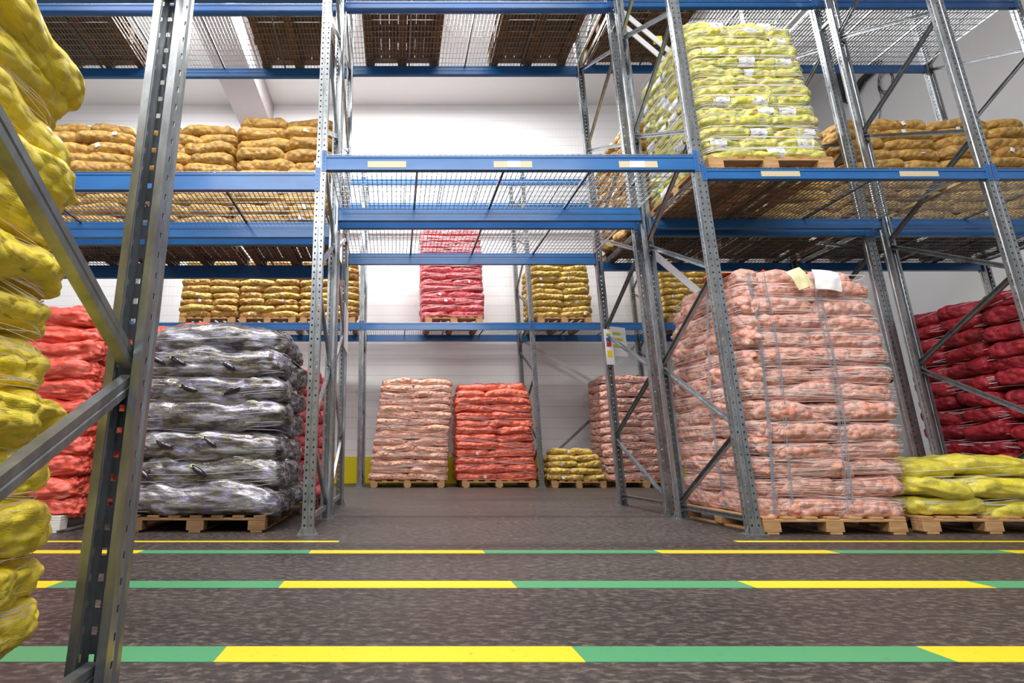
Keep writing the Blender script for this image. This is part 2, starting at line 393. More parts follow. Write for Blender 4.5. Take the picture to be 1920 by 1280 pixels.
def bar(name, a, b, w, t, mat, label):
    o = mesh_obj(name, MB().prism([(-t, -w), (t, -w), (t, w), (-t, w)], a, b, (0, 0, 1)).me(name), mat); tag(o, label, 'brace bar', 'diagonal back braces'); return o
bar('brace_bar', (2.99, 11.39, 3.3), (5.70, 11.39, 1.62), .035, .004, 'whitebar', 'shiny flat diagonal bar sloping down right behind low yellow pallet at rear wall')
bar('brace_bar', (3.00, 11.41, .15), (5.70, 11.41, 2.45), .03, .004, 'galv', 'grey flat diagonal bar rising right behind the low potato pallet at rear wall')
bar('brace_bar', (4.3, 11.43, 1.85), (5.70, 11.43, 3.15), .03, .004, 'whitebar', 'short pale diagonal bar rising above the rear pink stack')
bar('brace_bar', (2.99, 5.42, 3.0), (4.9, 5.42, 1.05), .045, .004, 'whitebar', 'flat white diagonal bar ending behind the top of the tall pink stack')
bar('brace_bar', (2.99, 5.42, 6.45), (5.2, 5.42, 3.95), .035, .006, 'whitebar', 'upper of two white diagonal bars behind the lemon pallet')
bar('brace_bar', (2.99, 5.45, 6.27), (5.1, 5.45, 3.87), .035, .006, 'whitebar', 'lower of two white diagonal bars behind the lemon pallet')

# ------------------------------------------------------------------ pallets
PMS = {}
def pmesh(*d):
    if d not in PMS: PMS[d] = MB().box(-d[0] / 2, d[0] / 2, -d[1] / 2, d[1] / 2, 0, d[2]).me('board')
    return PMS[d]
PSET = []
def pallet(x0, x1, y0, y1, z, label, wood='wood', nb=7, rz=0):
    Wd, D = round(x1 - x0, 2), round(y1 - y0, 2)
    t = empty('pallet', ((x0 + x1) / 2, (y0 + y1) / 2, z), rz); tag(t, label, 'pallet', 'wooden pallets')
    def put(nm, me, loc):
        key = (me.name, wood)
        if key not in PMS: m2 = me.copy(); m2.materials.clear(); m2.materials.append(M[wood]); PMS[key] = m2
        o = mesh_obj(nm, PMS[key], None, t); o.location = loc
        if z < 1 and y0 < 6: bevel(o, .003, 1)
    bw = .145 if Wd > 1.1 else .12
    for i in (-1, 0, 1):
        put('bottom_board', pmesh(.1, D, .02), (i * (Wd / 2 - bw / 2), 0, 0))
        for j in (-1, 0, 1): put('block', pmesh(bw, .1, .078), (i * (Wd / 2 - bw / 2), j * (D / 2 - .05), .02))
        put('stringer', pmesh(Wd, .1, .02), (0, i * (D / 2 - .05), .098))
    for i in range(nb):
        put('deck_board', pmesh(.1 if nb <= 7 else .12, D, .02), (-Wd / 2 + .05 + i * (Wd - .1) / (nb - 1), 0, .118))
    return t

# ------------------------------------------------------------------ sacks
def fbm(p): return noise.noise(p) + .5 * noise.noise(p * 2.1)
def sack_mesh(nm, L, Wd, H, lump=.06, amp=.012, nu=30, nv=34, seed=0, pe=4.0, pc=2.8, pleat=0, wob=.02, ears=0, bend=.28, lstretch=1):
    V, F = [], []; off = Vector((seed * 7.3, seed * 3.1, seed * 5.7))
    for i in range(1, nu):
        a = math.pi * i / nu; ca = -math.cos(a); sa = math.sin(a)
        x = L / 2 * math.copysign(abs(ca) ** (2 / pe), ca); r = sa ** (2 / pe)
        if ears and abs(ca) > .93: pass
        for j in range(nv):
            b = 2 * math.pi * j / nv; cb, sb = math.cos(b), math.sin(b)
            y = Wd / 2 * r * math.copysign(abs(cb) ** (2 / pc), cb); z = H / 2 * r ** .9 * math.copysign(abs(sb) ** (2 / pc), sb)
            p = Vector((x, y, z)); nrm = Vector((x / (L / 2) * abs(ca) ** 5 * 1.2, y / (Wd / 2), z / (H / 2)))
            if nrm.length > 0: nrm.normalize()
            d = wob * fbm(p * 5 + off)
            if amp:
                q = Vector((p.x / lstretch, p.y, p.z)) / lump + off
                f1 = noise.voronoi(q)[0][0]; d += amp * (math.sqrt(max(0, 1 - min(1, f1 / .8) ** 2)) - .6)
            if pleat: d += pleat * noise.noise(Vector((p.x * 4, p.y * 26, p.z * 26)) + off) + pleat * .6 * noise.noise(Vector((p.x * 10, p.y * 55, p.z * 55)) + off)
            q = p + nrm * d
            q.z += bend * H * noise.noise(Vector((x * 2.6, seed * 1.7, 0))) - .10 * H * abs(ca) ** 4 * (1 if bend else 0); q.y += bend * .25 * Wd * noise.noise(Vector((x * 2.2, seed * 2.9, 7)))
            V.append(tuple(q))
    n = nu - 1
    for i in range(n - 1):
        for j in range(nv):
            k = (j + 1) % nv; F.append((i * nv + j, i * nv + k, (i + 1) * nv + k, (i + 1) * nv + j))
    e0 = len(V); V.append((-L / 2 * 1.01, 0, 0)); V.append((L / 2 * 1.01, 0, 0))
    for j in range(nv):
        k = (j + 1) % nv; F.append((e0, k, j)); F.append((e0 + 1, (n - 1) * nv + j, (n - 1) * nv + k))
    return me_from(nm, V, F, True)
def knot_mesh(seed, L=.09, r=.03):
    mb = MB(); pts = []
    mb.V = []; n = 9
    prof = [(0, .010), (.02, .014), (.035, .011), (.055, r * .9), (.08, r * 1.25), (.095, r * .7)]
    for (x, rr) in prof:
        for j in range(n):
            t = 2 * math.pi * j / n; q = rr * (1 + .25 * noise.noise(Vector((x * 40, j * 1.3, seed))))
            mb.V.append((x, q * math.cos(t) * 1.1, q * math.sin(t) * .8))
    for i in range(len(prof) - 1):
        for j in range(n):
            k = (j + 1) % n; mb.F.append((i * n + j, i * n + k, (i + 1) * n + k, (i + 1) * n + j))
    k = len(mb.V) - n; mb.F.append(tuple(range(k, k + n)))
    return mb.me('tied_end', True)
TAGM = None
def tag_mesh():
    mb = MB(); V = []; 
    for i in range(4):
        for j in range(3): V.append((-.03 + .02 * i, -.004 * math.sin(i * 1.4) - .004, .03 - .028 * j))
    F = [(i * 3 + j, i * 3 + j + 1, (i + 1) * 3 + j + 1, (i + 1) * 3 + j) for i in range(3) for j in range(2)]
    return me_from('paper_tag', V, F)
TAGM = tag_mesh()
KN = [knot_mesh(s) for s in range(3)]
SP = {}
def proto(kind, L, Wd, H, k, **kw):
    key = (kind, round(L, 2), round(Wd, 2), round(H, 3), k)
    if key not in SP: SP[key] = sack_mesh(kind, L, Wd, H, seed=hash((round(L * 100), round(H * 1000), k)) % 97 + k * 3, **kw)
    return SP[key]

def stack(kind, mat, x0, x1, y0, y1, zb, zt, n, desc, group, cat='sack', nf=2, left=0, right=0, fd=.40, lean=(0, 0), bulge=0, taper=0,
          over=1.06, ends_right=False, tags=.2, knots=0, jit=.012, var=3, crown=0, labels=0, skipbelow=0, corner=0, tall=1.17, **kw):
    """perimeter sacks of a palletised stack; every sack its own object"""
    H = (zt - zb) / n; Wd = x1 - x0; D = y1 - y0
    for l in range(n):
        zc = zb + H * (l + .5); f = (l + .5) / n
        if l < skipbelow: continue
        ox = lean[0] * f; oy = lean[1] * f; bl = bulge * math.sin(math.pi * min(1, f * 1.05)) - taper * f
        if l == n - 1: bl -= crown
        cx = (x0 + x1) / 2 + ox; cy = (y0 + y1) / 2 + oy; hw = Wd / 2 + bl; hd = D / 2 + bl
        ln = ords[l] + ' layer' if l < n - 1 else 'top layer'
        def put(x, y, L, W_, rz, where, face):
            jx = R.uniform(-jit, jit); me = proto(kind, L * over, W_ * over, H * tall, R.randrange(var), **kw)
            if not me.materials: me.materials.append(M[mat])
            o = bpy.data.objects.new(kind, me); C.objects.link(o)
            if rz == 0: o.location = (x + jx * .4, y + jx, zc + R.uniform(-.6, .6) * jit)
            else: o.location = (x + jx, y + jx * .4, zc + R.uniform(-.25, .25) * jit)
            o.rotation_euler = (R.uniform(-.05, .05), R.uniform(-.03, .03), math.radians(rz) + R.uniform(-.02, .02) + (math.pi if R.random() < .5 and not labels else 0))
            s = R.uniform(.97, 1.03); o.scale = (s, 1, R.uniform(.96, 1.05))
            tag(o, '%s, %s, %s' % (desc, ln, where), cat, group)
            if face is not None:
                out = Vector({'f': (0, -1, 0), 'l': (-1, 0, 0), 'r': (1, 0, 0)}[face]); inv = o.rotation_euler.to_matrix().transposed()
                def rel(v): return inv @ Vector(v)
                if R.random() < tags:
                    g = mesh_obj('paper_tag', TAGM, 'paper', o)
                    side = Vector((-out.y, out.x, 0)) * -1
                    d = (W_ * over / 2 + .006) if (rz == 0) == (face == 'f') else (L * over / 2 + .006)
                    g.location = rel(out * d + side * R.uniform(-.3, .3) * (L if (rz == 0) == (face == 'f') else W_))
                    ang = {'f': 0, 'l': -math.pi / 2, 'r': math.pi / 2}[face] - o.rotation_euler.z
                    g.rotation_euler = (R.uniform(-.2, .2), R.uniform(-.5, .5), ang); g['label'] = 'small white paper tag'
                if R.random() < labels:
                    # a printed sleeve hugging the outward face of the sack
                    key = ('sleeve', me.name, face, rz)
                    if key not in SP:
                        V = []; F = []; hl = .085; src = me.vertices; 
                        L_, W2, H2 = L * over, W_ * over, H * tall
                        lw = hl if (rz == 0) == (face == 'f') else W2 * .33
                        NU, NV = 10, 7
                        for i in range(NU):
                            for j in range(NV):
                                u = -1 + 2 * i / (NU - 1); v = -1 + 2 * j / (NV - 1)
                                zz = v * H2 * .40; q = 1 - abs(zz / (H2 / 2)) ** 2.8
                                if (rz == 0) == (face == 'f'): V.append((u * lw, -(W2 / 2) * (max(q, .1) ** (1 / 2.8)) - .009 - .004 * math.cos(u * 5), zz))
                                else: V.append((u * lw, -(L_ / 2) * (max(q, .1) ** (1 / 4)) - .008, zz))
                        for i in range(NU - 1):
                            for j in range(NV - 1):
                                a = i * NV + j; F.append((a, a + NV, a + NV + 1, a + 1))
                        SP[key] = me_from('printed_label', V, F, True)
                    g = mesh_obj('printed_label', SP[key], 'lab', o); g['label'] = 'white printed label'
                    g.location = rel(Vector((-out.y, out.x, 0)) * R.uniform(-.08, .08))
                    g.rotation_euler = (0, 0, {'f': 0, 'l': -math.pi / 2, 'r': math.pi / 2}[face] - o.rotation_euler.z)
                if knots and R.random() < knots:
                    kx = R.choice((-1, 1)) if face == 'f' else -1
                    g = mesh_obj('tied_end', KN[R.randrange(3)], mat, o); g.location = (kx * L * over * .49, 0, 0)
                    g.rotation_euler = (0, 0, 0 if kx > 0 else math.pi)
            return o
        # front row
        if nf:
            c0_ = corner / (2 * hw)
            cuts = [c0_] + [c0_ + (1 - c0_) * (i + R.uniform(-.24, .24)) / nf for i in range(1, nf)] + [1]
            for i in range(nf):
                a, b = cuts[i], cuts[i + 1]; L = (b - a) * 2 * hw
                L = math.ceil(L / .05) * .05
                nm = ('front face', ) if nf == 1 else ('left front', 'right front') if nf == 2 else ('left front', 'middle front', 'right front') if nf == 3 else ('left front', 'left middle front', 'right middle front', 'right front')
                put(cx - hw + (a + b) * hw, cy - hd + fd / 2, L, fd, 0, nm[i], 'f')
        rest = 2 * hd - (fd if nf else 0)
        for sd, cnt in ((-1, left), (1, right)):
            full = corner and sd < 0; st_ = 0 if (full or not nf) else fd
            for i in range(cnt):
                L = (2 * hd if full else rest) / cnt; yy = cy - hd + st_ + L * (i + .5)
                sn = 'left side' if sd < 0 else 'right side'
                pos = '' if cnt == 1 else (', nearer the aisle' if i == 0 else ', deepest in' if i == cnt - 1 else ', middle')
                if ends_right: put(cx, yy, 2 * hw, L, 0, sn + pos, 'l' if sd < 0 else 'r')
                else: put(cx + sd * (hw - (corner if full else fd) / 2), yy, round(L / .05) * .05, corner if full else fd, 90, sn + pos, 'l' if sd < 0 else 'r')

def wrap(x0, x1, y0, y1, z0, z1, label, n=60, mat='strand', lean=(0, 0), bulge=0, taper=0, slope=.01, off=.012, t=.0012, seams=(), zmess=.004, r=.08, sides='fblr', cat='net wrap', lh=0, hug=.03):
    """pallet net: thin strands running round the load"""
    top = empty('pallet_wrap', ((x0 + x1) / 2, (y0 + y1) / 2, z0)); tag(top, label, cat, 'pallet wraps')
    c0 = Vector(top.location); mb = MB()
    def pt(s, z):
        f = (z - z0) / (z1 - z0); bl = bulge * math.sin(math.pi * min(1, max(0, f) * 1.05)) - taper * f
        q = abs(2 * (((z - z0) / lh) % 1) - 1) if lh else 0
        o_ = off + bl - hug * q ** 3
        a = (x1 - x0) / 2 + o_; b = (y1 - y0) / 2 + o_; per = 4 * (a - r) + 4 * (b - r) + 2 * math.pi * r
        d = (s % 1) * per; segs = ((2 * (a - r), 0), (math.pi * r / 2, 1), (2 * (b - r), 2), (math.pi * r / 2, 3), (2 * (a - r), 4), (math.pi * r / 2, 5), (2 * (b - r), 6), (math.pi * r / 2, 7))
        for L, k in segs:
            if d <= L + 1e-9: break
            d -= L
        t_ = d / r
        if k == 0: x, y = -(a - r) + d, -b
        elif k == 1: x, y = a - r + r * math.sin(t_), -(b - r) - r * math.cos(t_)
        elif k == 2: x, y = a, -(b - r) + d
        elif k == 3: x, y = a - r + r * math.cos(t_), b - r + r * math.sin(t_)
        elif k == 4: x, y = (a - r) - d, b
        elif k == 5: x, y = -(a - r) - r * math.sin(t_), b - r + r * math.cos(t_)
        elif k == 6: x, y = -a, (b - r) - d
        else: x, y = -(a - r) - r * math.cos(t_), -(b - r) - r * math.sin(t_)
        return Vector((x + lean[0] * f, y + lean[1] * f, z - z0))
    S = [i / 72 for i in range(72)]
    for i in range(n):
        zc = z0 + .02 + (z1 - z0 - .04) * (i + R.uniform(-.4, .4)) / n
        ph = R.uniform(0, 6.28); am = R.uniform(.2, 1) * slope * 8; k = len(mb.V)
        loop = []
        for s in S:
            z = zc + am * math.sin(2 * math.pi * s + ph) + zmess * .5 * noise.noise(Vector((s * 20, i * 3.7, 0)))
            z = min(max(z, z0 + .005), z1 - .002)
            loop.append((pt(s, z), s))
        m = len(loop)
        for p, s in loop:
            nrm = Vector((p.x, p.y, 0)).normalized(); o = noise.noise(Vector((s * 31, i * 1.9, 5))) * .0012
            for du, dv in ((-t, -t * 1.3), (t, -t * 1.3), (t, t * 1.3), (-t, t * 1.3)): mb.V.append(tuple(p + nrm * (du + o) + Vector((0, 0, dv))))
        for a in range(m):
            b = (a + 1) % m
            for q in range(4): mb.F.append((k + a * 4 + q, k + a * 4 + (q + 1) % 4, k + b * 4 + (q + 1) % 4, k + b * 4 + q))
    mesh_obj('net_strands', mb.me('net_strands'), mat, top)
    for face, u0, wd, cnt in seams:
        mb = MB()
        for j in range(cnt):
            pts = []; uu = u0 + R.uniform(-.5, .5) * wd; ph = R.uniform(0, 9)
            for i in range(40):
                f = i / 39; z = z0 + .01 + f * (z1 - z0 - .02); bl = bulge * math.sin(math.pi * min(1, f * 1.05)) - taper * f
                wv = uu + .012 * noise.noise(Vector((f * 6, ph, 0))) + .02 * noise.noise(Vector((f * 2, 3, u0)))
                if face == 'f': p = (wv + lean[0] * f - c0.x, y0 - off - .004 - bl + lean[1] * f - c0.y, z - z0)
                else: p = (x0 - off - .004 - bl + lean[0] * f - c0.x, wv + lean[1] * f - c0.y, z - z0)
                pts.append(p)
            mb.tube(pts, .0011, 3)
        g = mesh_obj('seam_strands', mb.me('seam_strands'), 'strandb', top); g['label'] = 'blue-grey vertical edge strands'
    return top

LU = dict(lump=.062, amp=.016)
NEAR = dict(nu=40, nv=52); MID = dict(nu=30, nv=34); FAR = dict(nu=22, nv=22)
LEAN = (.10, .0)
# tall pink onion stack, front row right bay
pallet(3.02, 4.2, 4.27, 5.45, 0, 'pale wooden pallet under the tall pink stack beside the right upright')
stack('onion_sack', 'onion', 3.06, 4.28, 4.33, 5.42, .138, 2.36, 14, 'pink net onion sack in tall front stack', 'onion sacks in the tall pink front stack', nf=2, left=2, lean=(.14, .03), bulge=.05, crown=.06, corner=.2,
      tags=0, lump=.055, amp=.016, nu=56, nv=64, knots=.35, tall=1.27)
wrap(3.04, 4.30, 4.31, 5.44, .15, 2.30, 'pale knitted pallet net around the tall pink front stack', n=150, lean=(.14, .03), bulge=.05, off=-.002, t=.0009, lh=.1586, seams=(('f', 3.16, .03, 12), ('f', 3.30, .03, 8), ('f', 3.78, .07, 14), ('l', 4.75, .05, 10)))
for nm, x, yy, z, rz, mt, sc, lb in (('paper_sheet', 3.98, 4.285, 2.20, .14, 'paper', (1.0, 1.0), 'white paper sheet on the upper front of the tall pink stack'), ('paper_sheet', 3.73, 4.285, 2.22, -.35, 'ypaper', (.62, 1.0), 'pale yellow paper slip left of the white sheet on the tall pink stack')):
    V = []; F = []
    for i in range(9):
        for j in range(9):
            u, v = (i / 8 - .5), (j / 8 - .5); V.append((u * .24 * sc[0], -.02 * math.cos(u * 3) + .012 * noise.noise(Vector((u * 4, v * 4, x))) + max(0, v) ** 2 * .12, v * .2 * sc[1]))
    for i in range(8):
        for j in range(8): a = i * 9 + j; F.append((a, a + 9, a + 10, a + 1))
    o = mesh_obj(nm, me_from(nm, V, F, True), mt); o.location = (x, yy, z); o.rotation_euler = (0, rz, 0); tag(o, lb, 'paper')
# loose orange net ends over the top
for i in range(6):
    V = []; F = []; s0 = R.uniform(0, 50)
    for a in range(7):
        for b in range(7):
            u, v = a / 6 - .5, b / 6 - .5; V.append((u * .34, v * .2, .035 * (1 - 4 * u * u) + .05 * noise.noise(Vector((u * 6 + s0, v * 6, 1)))))
    for a in range(6):
        for b in range(6): k = a * 7 + b; F.append((k, k + 7, k + 8, k + 1))
    o = mesh_obj('net_flap', me_from('net_flap', V, F, True), 'flap'); o.location = (3.22 + i * .2, 4.62 + .1 * (i % 2), 2.33); o.rotation_euler = (0, R.uniform(-.1, .1), R.uniform(-.4, .4))
    solidify(o, .003)
    tag(o, 'loose orange net flap on top of the tall pink stack, %s from left' % ords[i], 'net flap', 'orange net flaps on the tall pink stack')

# lemons, front row level one
pallet(3.07, 4.29, 4.3, 5.46, 3.345, 'pale wooden pallet on the blue shelf under the lemon bags')
stack('lemon_bag', 'lemon', 3.1, 4.27, 4.34, 5.42, 3.483, 5.24, 14, 'net bag of lemons on upper shelf pallet', 'lemon bags on the upper shelf', 'bag', nf=3, left=3, lean=(.02, .05), taper=.03, crown=.05, fd=.3, tags=0,
      labels=.45, lump=.07, amp=.034, nu=38, nv=52, jit=.02, over=1.1)
wrap(3.08, 4.29, 4.32, 5.44, 3.5, 5.22, 'clear stretch net around the stacked lemon bags', n=110, lean=(.02, .05), taper=.03, off=.008, mat='strandw', t=.0009, lh=.1255)

# low yellow sacks beside the pink stack
pallet(4.36, 5.54, 4.3, 5.46, 0, 'wooden pallet carrying the low yellow film sacks')
stack('yellow_film_sack', 'lowyel', 4.4, 5.55, 4.34, 5.4, .138, .60, 3, 'yellow film sack on low right pallet', 'yellow film sacks on the low right pallet', nf=2, left=1, tags=0, lump=.09, amp=.01, pleat=.014, wob=.03, nu=50, nv=56, crown=.03, fd=.5, jit=.03, bulge=.03)
wrap(4.4, 5.55, 4.34, 5.4, .15, .56, 'clear film strands around the low yellow sacks', n=16, mat='strandw', off=.0, slope=.012, hug=.03, lh=.154)

# dark red onions, far right bay
pallet(6.02, 7.2, 4.5, 5.66, 0, 'wooden pallet under the dark red onion stack at the right edge', 'woodd')
stack('red_onion_sack', 'red_on', 6.05, 7.2, 4.55, 5.7, .138, 2.24, 13, 'dark red net onion sack in right edge stack', 'dark red onion sacks at the right edge', nf=2, left=2, tags=0, crown=.03, lump=.065, amp=.016, bulge=.03, nu=36, nv=40, jit=.02)
wrap(6.05, 7.2, 4.55, 5.7, .15, 2.2, 'stretch film strands around the dark red onion stack', n=44, mat='strandw', off=.0, slope=.02, bulge=.03, lh=.1617)

# aubergine bags
pallet(-2.27, -1.09, 4.38, 5.54, 0, 'old wooden pallet under the aubergine bags', 'woodd')
stack('aubergine_bag', 'film', -2.30, -1.0, 4.38, 5.52, .138, 1.80, 7, 'clear film bag of aubergines in left stack', 'aubergine bags in the left stack', 'bag', nf=1, right=2, ends_right=True, fd=.42, tags=0, lump=.13, amp=.02, pleat=.012, wob=.02, bend=.16, tall=1.32, nu=64, nv=60, crown=.03,
      pe=3.2, jit=.025, lstretch=1.8, over=1.05)
wrap(-2.30, -1.0, 4.38, 5.52, .16, 1.76, 'clear stretch film strands around the aubergine stack', n=30, mat='strandw', off=.0, slope=.012, lh=.2374, hug=.04, t=.0008)
def aub_mesh():
    V = []; F = []; nu, nv = 12, 10
    for i in range(nu + 1):
        t = i / nu; r = .03 * math.sin(math.pi * t) ** .6 * (.75 + .35 * t)
        for j in range(nv):
            a = 2 * math.pi * j / nv; V.append(((t - .5) * .17, r * math.cos(a), r * math.sin(a)))
    for i in range(nu):
        for j in range(nv): k = (j + 1) % nv; F.append((i * nv + j, i * nv + k, (i + 1) * nv + k, (i + 1) * nv + j))
    return me_from('aubergine', V, F, True)
def cal_mesh():
    V = [(-.115, 0, 0)]; F = []; n = 10
    for j in range(n):
        a = 2 * math.pi * j / n; V.append((-.10, .006 * math.cos(a), .006 * math.sin(a)))
    for j in range(n):
        a = 2 * math.pi * j / n; r = .024; V.append((-.077 + (.018 if j % 2 else 0), r * math.cos(a), r * math.sin(a)))
    for j in range(n):
        k = (j + 1) % n; F.append((0, 1 + j, 1 + k)); F.append((1 + j, 1 + k, n + 1 + k, n + 1 + j))
    return me_from('calyx', V, F, True)
AM, CM = aub_mesh(), cal_mesh()
for i, (x, z, rz, wh) in enumerate(((-2.14, 1.47, .5, 'near the top left'), (-1.95, 1.46, .45, 'left of middle, second layer down'), (-1.5, 1.42, .5, 'near the upper right corner'), (-1.83, 1.21, .3, 'above the middle'), (-1.45, 1.19, -.4, 'right, above the middle'),
        (-2.0, .72, .3, 'left, below the middle'), (-1.6, .74, .6, 'right, below the middle'), (-2.15, .48, .7, 'at the lower left'), (-1.68, .50, .6, 'at the lower middle'))):
    o = empty('aubergine', (x, 4.366, z)); o.rotation_euler = (0, rz, R.uniform(-.2, .2))
    tag(o, 'dark aubergine poking through the film of the left stack, ' + wh, 'aubergine', 'aubergines showing through the film')
    mesh_obj('fruit', AM, 'aub', o); mesh_obj('calyx', CM, 'calyx', o)

# red-orange net stack, far left of front row
pallet(-3.98, -2.8, 4.36, 5.52, 0, 'pallet with white painted side under the red-orange sacks', 'woodw')
stack('orange_net_sack', 'lorange', -4.0, -2.76, 4.38, 5.5, .138, 1.97, 11, 'red-orange net sack in far left stack', 'red-orange sacks in the far left stack', nf=2, right=2, tags=0, lump=.1, amp=.01, pleat=.026, wob=.026, tall=1.32, nu=64, nv=72, crown=.05, bulge=.03, jit=.02)
# behind the aubergines, middle row
pallet(-2.95, -1.98, 5.64, 6.72, 0, 'wooden pallet behind the aubergine stack carrying orange sacks', 'woodd')
stack('orange_net_sack', 'orange', -2.95, -1.95, 5.66, 6.7, .138, 2.16, 12, 'orange net sack in stack behind the aubergines', 'orange sacks behind the aubergines', nf=2, right=0, tags=0, lump=.1, amp=.012, pleat=.01, crown=.04, **MID)
pallet(-1.88, -.92, 5.64, 6.72, 0, 'wooden pallet between aubergine stack and left upright', 'woodd')
stack('red_onion_sack', 'redpk', -1.9, -.90, 5.66, 6.7, .138, 1.62, 10, 'red net onion sack behind the aubergine stack', 'red onion sacks behind the aubergines', nf=2, right=2, tags=.1, lump=.065, amp=.016, **MID)

# near yellow sacks, left foreground
pallet(-2.1, -1.03, .3, 1.34, 0, 'wooden pallet under the near yellow sacks, left foreground')
stack('yellow_net_sack', 'nearyel', -2.1, -.895, .30, 1.47, .138, 1.98, 14, 'bright yellow net sack, left foreground stack', 'bright yellow sacks in the left foreground', nf=0, right=2, ends_right=False, fd=.42, tags=0, lump=.05, amp=.02, pleat=.012,
      wob=.024, nu=66, nv=84, crown=.08, jit=.03, over=1.05, pe=3.6, knots=.5, taper=.11, lstretch=1.5)
stack('yellow_net_sack', 'nearyel', -2.1, -1.40, .85, 1.38, .138, 2.04, 14, 'bright yellow net sack, left foreground aisle face', 'bright yellow sacks in the left foreground', nf=0, right=1, ends_right=True, fd=.42, tags=0, lump=.058, amp=.013, nu=36, nv=44, jit=.02, skipbelow=8)
wrap(-2.1, -.895, .30, 1.46, .2, 1.9, 'thin pale net strands around the near yellow sacks', n=150, mat='strand', off=-.008, slope=.022, t=.0005, taper=.12, lh=.1316, hug=.02, r=.14)

# ---- middle row, level one: potatoes
def pot(x0, x1, y0, y1, z, zt, n, desc, group, mat='potato', nf=2, left=0, right=0, skip=0, wood='wood', tg=.22, pl=None, **k):
    pallet(x0 + .03, x1 - .03, y0, y1, z, pl, wood, 9 if y0 < 7 else 7)
    stack('potato_sack', mat, x0, x1, y0 + .02, y1 - .02, z + .138, zt, n, desc, group, nf=nf, left=left, right=right, tags=tg, skipbelow=skip, crown=.03, jit=.016, lump=.07, amp=.018, **{**MID, **k})
zt_, zr = 3.30, 3.345
pot(-4.66, -3.46, 5.64, 6.78, zt_, 4.93, 10, 'brown potato sack, leftmost middle-row shelf stack', 'potato sacks on the left upper shelf', pl='pallet under the leftmost potato stack, middle row, left shelf', wood='woodd')
pot(-3.32, -2.10, 5.64, 6.78, zt_, 4.90, 10, 'brown potato sack, second middle-row shelf stack', 'potato sacks on the left upper shelf', pl='pallet under the second potato stack from left, middle row shelf', wood='woodd')
pot(-2.04, -.80, 5.64, 6.78, zt_, 4.99, 10, 'brown potato sack, shelf stack beside left upright', 'potato sacks on the left upper shelf', pl='pallet under the potato stack beside the left upright, middle row shelf', wood='woodd')
pot(3.03, 4.23, 5.64, 6.78, zr, 4.95, 10, 'brown potato sack, shelf stack behind the lemon bags', 'potato sacks on the right upper shelf', left=2, pl='pallet under potato stack behind the lemon bags', wood='woodd')
pot(4.36, 5.6, 5.64, 6.78, zr, 4.92, 10, 'brown potato sack, stack right behind lemons', 'potato sacks on the right upper shelf', pl='pallet under potato stack right behind the lemon bags', wood='woodd')
pot(5.84, 7.06, 5.64, 6.78, zr, 4.96, 10, 'brown potato sack, right stack by slanted upright', 'potato sacks on the right upper shelf', left=1, pl='pallet under potato stack right of the slanted upright', wood='woodd')
pot(7.15, 8.38, 5.64, 6.78, zr, 5.0, 10, 'brown potato sack, rightmost shelf stack', 'potato sacks on the right upper shelf', pl='pallet under the rightmost potato stack', wood='woodd')
# ---- rear wall row, level one
zw = 3.405
pot(-4.68, -3.43, 10.25, 11.35, zw, 4.86, 9, 'yellow-brown potato sack, leftmost rear shelf stack', 'potato sacks on the rear shelf', 'potatoy', pl='pallet under the leftmost rear shelf stack', **FAR)
pot(-3.38, -2.12, 10.25, 11.35, zw, 4.86, 9, 'yellow-brown potato sack, second rear shelf stack', 'potato sacks on the rear shelf', 'potatoy', pl='pallet under the second rear shelf stack', **FAR)
pot(-2.07, -.82, 10.25, 11.35, zw, 4.86, 9, 'yellow-brown potato sack, rear stack behind left upright', 'potato sacks on the rear shelf', 'potatoy', pl='pallet under the rear shelf stack behind the left upright', **FAR)
pot(3.06, 4.28, 10.25, 11.35, zw, 4.88, 10, 'yellow-brown potato sack, rear stack right of crimson one', 'potato sacks on the rear shelf', 'potatoy', left=2, pl='pallet under the rear potato stack right of the crimson stack', **FAR)
pot(5.9, 7.1, 10.25, 11.35, zw, 4.88, 10, 'yellow-brown potato sack, rear shelf stack above pink stack', 'potato sacks on the rear shelf', 'potatoy', left=1, pl='pallet under the rear potato stack seen behind the tall pink one', **FAR)
pallet(.66, 1.9, 10.25, 11.35, zw, 'pallet under the crimson onion stack on the rear shelf')
stack('red_onion_sack', 'redpk', .62, 1.93, 10.27, 11.33, zw + .138, 5.6, 14, 'crimson net onion sack, rear shelf stack', 'crimson onion sacks on the rear shelf', nf=2, left=1, tags=.05, lump=.075, amp=.02, **FAR)
wrap(.62, 1.93, 10.27, 11.33, zw + .15, 5.5, 'loose net strands around the crimson shelf stack', n=24, mat='strand', off=.03, slope=.02, t=.002)
# ---- rear wall row, floor
pallet(-.49, 1.0, 10.28, 11.3, 0, 'pallet under the peach onion stack at the rear wall')
stack('onion_sack', 'peach', -.50, 1.04, 10.3, 11.3, .138, 2.22, 15, 'peach net onion sack, leaning rear floor stack', 'peach onion sacks by the rear wall', nf=2, left=2, lean=(.22, 0), taper=.05, tags=0, tall=1.26, lump=.075, amp=.02, crown=.02, **FAR)
wrap(-.50, 1.04, 10.3, 11.3, .15, 2.15, 'pale net around the leaning peach stack', n=70, lean=(.22, 0), taper=.05, off=.015, t=.0018, slope=.02)
pallet(1.36, 2.84, 10.28, 11.3, 0, 'pallet under the orange stack at the rear wall')
stack('orange_net_sack', 'orange', 1.29, 2.86, 10.3, 11.3, .138, 2.12, 13, 'orange net sack, rear floor stack', 'orange sacks by the rear wall', nf=2, left=1, taper=.03, tags=.3, lump=.1, amp=.012, pleat=.02, tall=1.28, crown=.06, nu=30, nv=34)
wrap(1.29, 2.86, 10.3, 11.3, .15, 1.9, 'pale net strands around the rear orange stack', n=26, taper=.03, off=.015, t=.0016, slope=.02)
